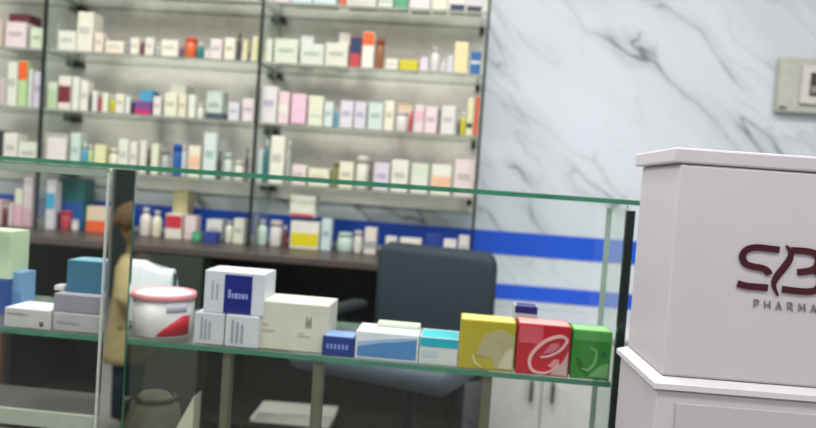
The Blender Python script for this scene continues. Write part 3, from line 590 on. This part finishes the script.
# low compartment of the counter: leaflet carton and a rolled grey bag
p = at(184, 400, CY0+0.05)
t = thing('leaflet_carton', 'pale upright leaflet carton with slanted top in the low compartment', 'carton', (p.x, CY0+0.05+0.02, 0.3556))
bm = bmesh.new(); w2 = 0.021; zz = at(190, 395, CY0+0.05).z-0.3556
v = [bm.verts.new(c) for c in ((-w2, -0.02, 0), (w2, -0.02, 0), (w2, -0.02, zz), (-w2, -0.02, zz*0.62), (-w2, 0.02, 0), (w2, 0.02, 0), (w2, 0.02, zz), (-w2, 0.02, zz*0.62))]
for q in ((0, 1, 2, 3), (7, 6, 5, 4), (0, 4, 5, 1), (1, 5, 6, 2), (2, 6, 7, 3), (3, 7, 4, 0)): bm.faces.new([v[i] for i in q])
obj('carton_body', bm, mat((190, 188, 168), 0.5), t)
bm = bmesh.new()
for k in range(3): bxm(bm, -w2*0.2, w2*(0.7-0.1*k), -0.0212, -0.0195, zz*(0.18+0.14*k), zz*(0.23+0.14*k))
obj('print_lines', bm, mat((150, 150, 140), 0.5), t)
p = at(156, 410, CY0+0.14)
bm = bmesh.new(); hb = at(150, 388, CY0+0.14).z-0.3556
lathe(bm, [(0, 0), (0.055, 0), (0.066, hb*0.25), (0.064, hb*0.62), (0.052, hb*0.85), (0.030, hb*0.96), (0, hb)], seg=28)
for vv in bm.verts: vv.co.y *= 0.75; vv.co.x += 0.006*math.sin(vv.co.z*90)
t = thing('cloth_bag', 'rounded olive grey cloth bag in the low compartment beside the leaflet carton', 'bag', (p.x, CY0+0.14, 0.3556))
obj('bag_body', bm, mat((98, 98, 84), 0.8, var=0.15), t)
bm = bmesh.new(); lathe(bm, [(0.040, hb*0.90), (0.047, hb*0.915), (0.036, hb*0.93)], seg=20); obj('tie_band', bm, mat((70, 70, 62), 0.8), t)

# ------------------------------------------------------------------ white reception box with emblem (right)
BY, BRZ = 1.06, math.radians(2.0)
pc = at(672, 260, BY)
rec = thing('reception_desk', 'white reception podium with dark red emblem, right of the glass counter', 'desk', (pc.x, BY, 0), BRZ)
WH = mat((192, 187, 194), 0.35, var=0.02, scale=8)
zt = at(672, 147, BY).z; zb = at(664, 376, BY).z; zc = at(675, 163, BY).z
BW, BD = 0.95, 0.195
block('upper_body', WH, (0, BW, 0, BD, zb, zc), rec, 0.004)
bm = bmesh.new()
ring0 = [(-0.012, -0.012), (BW+0.012, -0.012), (BW+0.012, BD+0.012), (-0.012, BD+0.012)]
bxm(bm, -0.010, BW+0.003, -0.003, BD+0.010, zc+0.0005, zt, bev=0.003); obj('cap', bm, WH, rec)
# chamfered ledge and base
bm = bmesh.new()
o_ = 0.014; a = [(-o_, -o_), (BW+o_, -o_), (BW+o_, BD+o_), (-o_, BD+o_)]; i_ = [(0.0, 0.0), (BW, 0.0), (BW, BD), (0.0, BD)]
lo_ = [bm.verts.new((x, y, zb-0.016)) for x, y in a]; hi_ = [bm.verts.new((x, y, zb-0.008)) for x, y in a]; ti = [bm.verts.new((x, y, zb-0.0005)) for x, y in i_]
bm.faces.new(lo_[::-1]); bm.faces.new(ti)
for k in range(4):
    j = (k+1) % 4
    bm.faces.new((lo_[k], lo_[j], hi_[j], hi_[k])); bm.faces.new((hi_[k], hi_[j], ti[j], ti[k]))
obj('ledge', bm, mat((206, 203, 208), 0.35, var=0.02), rec)
block('lower_body', WH, (-o_+0.006, BW+o_-0.006, -o_+0.006, BD+o_-0.006, 0.0, zb-0.0165), rec, 0.004)
block('inset_panel', mat((182, 178, 183), 0.4, var=0.02), (0.02, BW-0.02, -o_+0.003, -o_+0.0058, 0.12, zb-0.035), rec, 0.001)
# emblem in raised lettering: strokes follow the front face
def onface(px, py):
    d = F + RT*((px-408)/FPX) + UP*((214-py)/FPX)
    n = Vector((math.sin(BRZ), -math.cos(BRZ), 0)); o = Vector((pc.x, BY, 0)); e = Vector((0, 0, EYE))
    tt = (o-e).dot(n)/d.dot(n); h = e+d*tt - o
    return (h.x*math.cos(BRZ)+h.y*math.sin(BRZ), h.z)
def stroke(bm, pts, wd, y0=-0.003, taper=None):
    P = [Vector((u, 0, v)) for u, v in pts]; L = []
    for i, p in enumerate(P):
        tt = (P[min(i+1, len(P)-1)]-P[max(i-1, 0)]).normalized(); n = Vector((-tt.z, 0, tt.x)); k = wd/2
        if taper: k *= taper(i/(len(P)-1))
        L.append([bm.verts.new((p.x+s*n.x*k, yy, p.z+s*n.z*k)) for s in (1, -1) for yy in (y0, 0.001)])
    for a, b in zip(L, L[1:]):
        bm.faces.new((a[0], a[2], b[2], b[0])); bm.faces.new((a[1], b[1], b[3], a[3])); bm.faces.new((a[0], b[0], b[1], a[1])); bm.faces.new((a[2], a[3], b[3], b[2]))
    bm.faces.new((L[0][0], L[0][1], L[0][3], L[0][2])); bm.faces.new((L[-1][0], L[-1][2], L[-1][3], L[-1][1]))
PXM = BY/FPX
MAR = mat((66, 22, 34), 0.35, var=0.1)
def sp(pts): return spline([onface(720+x/4.28, 230+y/4.28) for x, y in pts], 6)
emb = None
bm = bmesh.new(); stroke(bm, sp([(252, 84), (200, 78), (150, 74), (112, 84), (94, 112), (106, 142), (138, 155), (174, 161), (200, 174), (208, 190)]), 6.2*PXM)
stroke(bm, sp([(74, 228), (110, 238), (150, 242), (202, 246)]), 6.4*PXM); obj('letter_s', bm, MAR, rec)
bm = bmesh.new(); stroke(bm, sp([(282, 66), (300, 92), (296, 124), (270, 162), (240, 200), (228, 236), (246, 280)]), 5.6*PXM, taper=lambda f: 0.25+0.9*math.sin(math.pi*f)); obj('slash_mark', bm, MAR, rec)
bm = bmesh.new(); stroke(bm, sp([(304, 86), (345, 88), (385, 93), (412, 106), (420, 132), (408, 160), (380, 174), (330, 180)]), 6.2*PXM)
stroke(bm, sp([(400, 172), (424, 186), (430, 220), (416, 250), (385, 262), (330, 260), (264, 252)]), 6.2*PXM); obj('letter_b', bm, MAR, rec)
# small lettering PHARMA under the emblem
def letter(ch, x, y):
    G = {'P': [[(0, 8), (0, 0), (3.6, 0), (4.6, 2), (3.6, 4), (0, 4)]], 'H': [[(0, 0), (0, 8)], [(5, 0), (5, 8)], [(0, 4), (5, 4)]], 'A': [[(0, 8), (2.8, 0), (5.6, 8)], [(1.3, 5.2), (4.3, 5.2)]],
         'R': [[(0, 8), (0, 0), (3.6, 0), (4.6, 2), (3.6, 4), (0, 4)], [(2.2, 4), (5, 8)]], 'M': [[(0, 8), (0.6, 0), (3.2, 6), (5.8, 0), (6.4, 8)]]}[ch]
    for s in G:
        q = []
        for (u, v_), (u2, v2) in zip(s, s[1:]):
            stroke(bm, [onface(x+u, y+v_+0.07*u), onface(x+u2, y+v2+0.07*u2)], 1.0*PXM, -0.002)
bm = bmesh.new()
for ch_, x_ in zip('PHARMA', (754, 764.5, 775.5, 787.5, 798.5, 810.5)): letter(ch_, x_, 299.5+(x_-754)*0.085)
obj('small_lettering', bm, mat((134, 122, 128), 0.5), rec)

# ------------------------------------------------------------------ electric box on the marble wall
p0 = at(777, 82, WB-0.05); p1 = at(777, 56, WB-0.05); p2 = at(777, 111, WB-0.05)
zc_, hz = (p1.z+p2.z)/2, (p1.z-p2.z)/2
t = thing('breaker_box', 'beige electric box with dark window on the marble wall, right edge', 'electric box', (p0.x+0.172, WB-0.0005, zc_))
block('back_plate', mat((182, 182, 172), 0.4), (-0.16, 0.16, -0.045, 0.0, -hz, hz), t, 0.006)
bm = bmesh.new(); bxm(bm, -0.075, 0.16, -0.060, -0.0455, 0.050, 0.078, bev=0.0012); bxm(bm, -0.075, 0.16, -0.060, -0.0455, -0.075, -0.045, bev=0.0012); bxm(bm, -0.080, -0.048, -0.0608, -0.0455, -0.075, 0.078, bev=0.0012); bxm(bm, 0.13, 0.162, -0.0608, -0.0455, -0.075, 0.078, bev=0.0012)
obj('window_frame', bm, mat((204, 200, 192), 0.4), t)
block('smoked_window', mat((66, 66, 66), 0.2), (-0.0475, 0.1295, -0.050, -0.0455, -0.0445, 0.0495), t)
block('breaker_row', mat((140, 138, 128), 0.4), (-0.04, 0.125, -0.054, -0.0501, -0.030, -0.002), t, 0.002)
block('knockout_tab', mat((92, 96, 92), 0.5), (-0.155, -0.125, -0.047, -0.0455, -hz+0.010, -hz+0.022), t)

# ------------------------------------------------------------------ child waiting in front of the counter, seen in the mirror strip
vp = at(124, 250, 2.74)                                # mirrored place
kid = thing('person', 'small child in a long beige shirt standing at left, seen in the mirror strip', 'person', (vp.x+0.046, 2*CY0-2.74, -0.0), math.radians(80))
kid.scale = (1, 1, 0.95)
SKIN = mat((152, 120, 88), 0.55)
def skin(name, nodes, edges, m, parent, sub=2):
    me = bpy.data.meshes.new(name); me.from_pydata([n[0] for n in nodes], edges, []); me.materials.append(m)
    o = bpy.data.objects.new(name, me); LINK(o); o.parent = parent
    md = o.modifiers.new('skin', 'SKIN'); md.use_smooth_shade = True
    for v, n in zip(me.skin_vertices[0].data, nodes): v.radius = (n[1], n[2] if len(n) > 2 else n[1]); v.use_root = False
    me.skin_vertices[0].data[0].use_root = True
    s = o.modifiers.new('sub', 'SUBSURF'); s.levels = sub; s.render_levels = sub
    for p in me.polygons: p.use_smooth = True
    return o
N = [((0, 0, 0.47), 0.072, 0.06), ((0, 0, 0.58), 0.068, 0.055), ((0, 0, 0.68), 0.072, 0.05), ((0, 0.004, 0.735), 0.030), ((0, -0.002, 0.775), 0.028), ((0, -0.008, 0.815), 0.058, 0.064), ((0, -0.006, 0.87), 0.066, 0.072), ((0, -0.004, 0.905), 0.045, 0.05)]
E_ = [(0, 1), (1, 2), (2, 3), (3, 4), (4, 5), (5, 6), (6, 7)]
for s in (-1, 1):
    b = len(N)
    N += [((s*0.045, 0, 0.42), 0.048), ((s*0.05, -0.004, 0.24), 0.034), ((s*0.052, 0.006, 0.06), 0.022), ((s*0.055, -0.06, 0.02), 0.018)]
    E_ += [(0, b), (b, b+1), (b+1, b+2), (b+2, b+3)]
    b = len(N)
    N += [((s*0.095, 0, 0.695), 0.030), ((s*0.125, 0.005, 0.57), 0.022), ((s*0.12, -0.05, 0.47), 0.017), ((s*0.115, -0.062, 0.44), 0.019, 0.011), ((s*0.115, -0.072, 0.415), 0.017, 0.009)]
    E_ += [(2, b), (b, b+1), (b+1, b+2), (b+2, b+3), (b+3, b+4)]
    for k in range(4):
        c = len(N); yy = -0.072+(-0.012+0.008*k)
        N += [((s*0.115, yy-0.004, 0.398), 0.0055), ((s*0.113, yy-0.006, 0.372-0.004*abs(k-1)), 0.0042)]; E_ += [(b+4, c), (c, c+1)]
    c = len(N); N += [((s*0.108, -0.088, 0.432), 0.006), ((s*0.104, -0.098, 0.412), 0.0045)]; E_ += [(b+3, c), (c, c+1)]
N += [((0, -0.072, 0.842), 0.010), ((0, -0.082, 0.832), 0.007)]; E_ += [(5, len(N)-2), (len(N)-2, len(N)-1)]
for s in (-1, 1): N.append(((s*0.068, 0.004, 0.845), 0.010)); E_.append((5, len(N)-1))
skin('body', N, E_, SKIN, kid)
# shirt: a loose lathe-like shell with sleeves
bm = bmesh.new()
prof = [(0.036, 0.742, 0.034), (0.07, 0.722, 0.052), (0.098, 0.69, 0.062), (0.096, 0.60, 0.070), (0.100, 0.50, 0.080), (0.112, 0.40, 0.088), (0.122, 0.33, 0.094), (0.124, 0.30, 0.096)]
rg = []
for a, z, b in prof: rg.append([bm.verts.new((a*math.cos(2*math.pi*i/28)*(1+0.03*math.sin(5*i)*(0.75-z)), b*math.sin(2*math.pi*i/28)*(1+0.03*math.cos(3*i)*(0.75-z)), z)) for i in range(28)])
for A, B in zip(rg, rg[1:]):
    for i in range(28): f = bm.faces.new((A[i], A[(i+1) % 28], B[(i+1) % 28], B[i])); f.smooth = True
BEIGE = mat((176, 160, 116), 0.75, var=0.1)
sh = obj('shirt', bm, BEIGE, kid); m_ = sh.modifiers.new('cloth', 'SOLIDIFY'); m_.thickness = 0.003
for s in (-1, 1):
    bm = bmesh.new(); tube(bm, [(s*0.070, 0, 0.708), (s*0.105, 0.001, 0.685), (s*0.126, 0.005, 0.58), (s*0.124, -0.03, 0.515)], [0.036, 0.040, 0.034, 0.030], 14); obj('sleeve', bm, BEIGE, sh)
    bm = bmesh.new(); tube(bm, [(s*0.045, 0, 0.45), (s*0.05, -0.002, 0.25), (s*0.052, 0.005, 0.07)], [0.062, 0.050, 0.040], 14); obj('trouser_leg', bm, mat((40, 46, 66), 0.8), kid)
bm = bmesh.new(); bmesh.ops.create_uvsphere(bm, u_segments=24, v_segments=14, radius=0.08)
for f in bm.faces: f.smooth = True
bmesh.ops.delete(bm, geom=[v for v in bm.verts if v.co.z < -0.03 or (v.co.y < -0.03 and v.co.z < 0.028)], context='VERTS')
bmesh.ops.scale(bm, vec=(0.97, 1.05, 1.0), verts=bm.verts); bmesh.ops.translate(bm, verts=bm.verts, vec=(0, 0.0, 0.872))
hr = obj('hair', bm, mat((98, 74, 50), 0.7, var=0.2), kid); m_ = hr.modifiers.new('thick', 'SOLIDIFY'); m_.thickness = 0.008; m_.offset = 0.6
for s in (-1, 1):
    bm = bmesh.new(); bmesh.ops.create_uvsphere(bm, u_segments=10, v_segments=8, radius=0.008); bmesh.ops.translate(bm, verts=bm.verts, vec=(s*0.024, -0.069, 0.856)); obj('eye', bm, mat((30, 24, 22), 0.3), kid)
bm = bmesh.new(); tube(bm, [(-0.018, -0.069, 0.812), (0, -0.075, 0.810), (0.018, -0.069, 0.812)], [0.002, 0.004, 0.002], 8); obj('mouth', bm, mat((132, 66, 60), 0.5), kid)
for o in bpy.data.objects:
    for k in ('_w', '_h', '_d'):
        if k in o: del o[k]
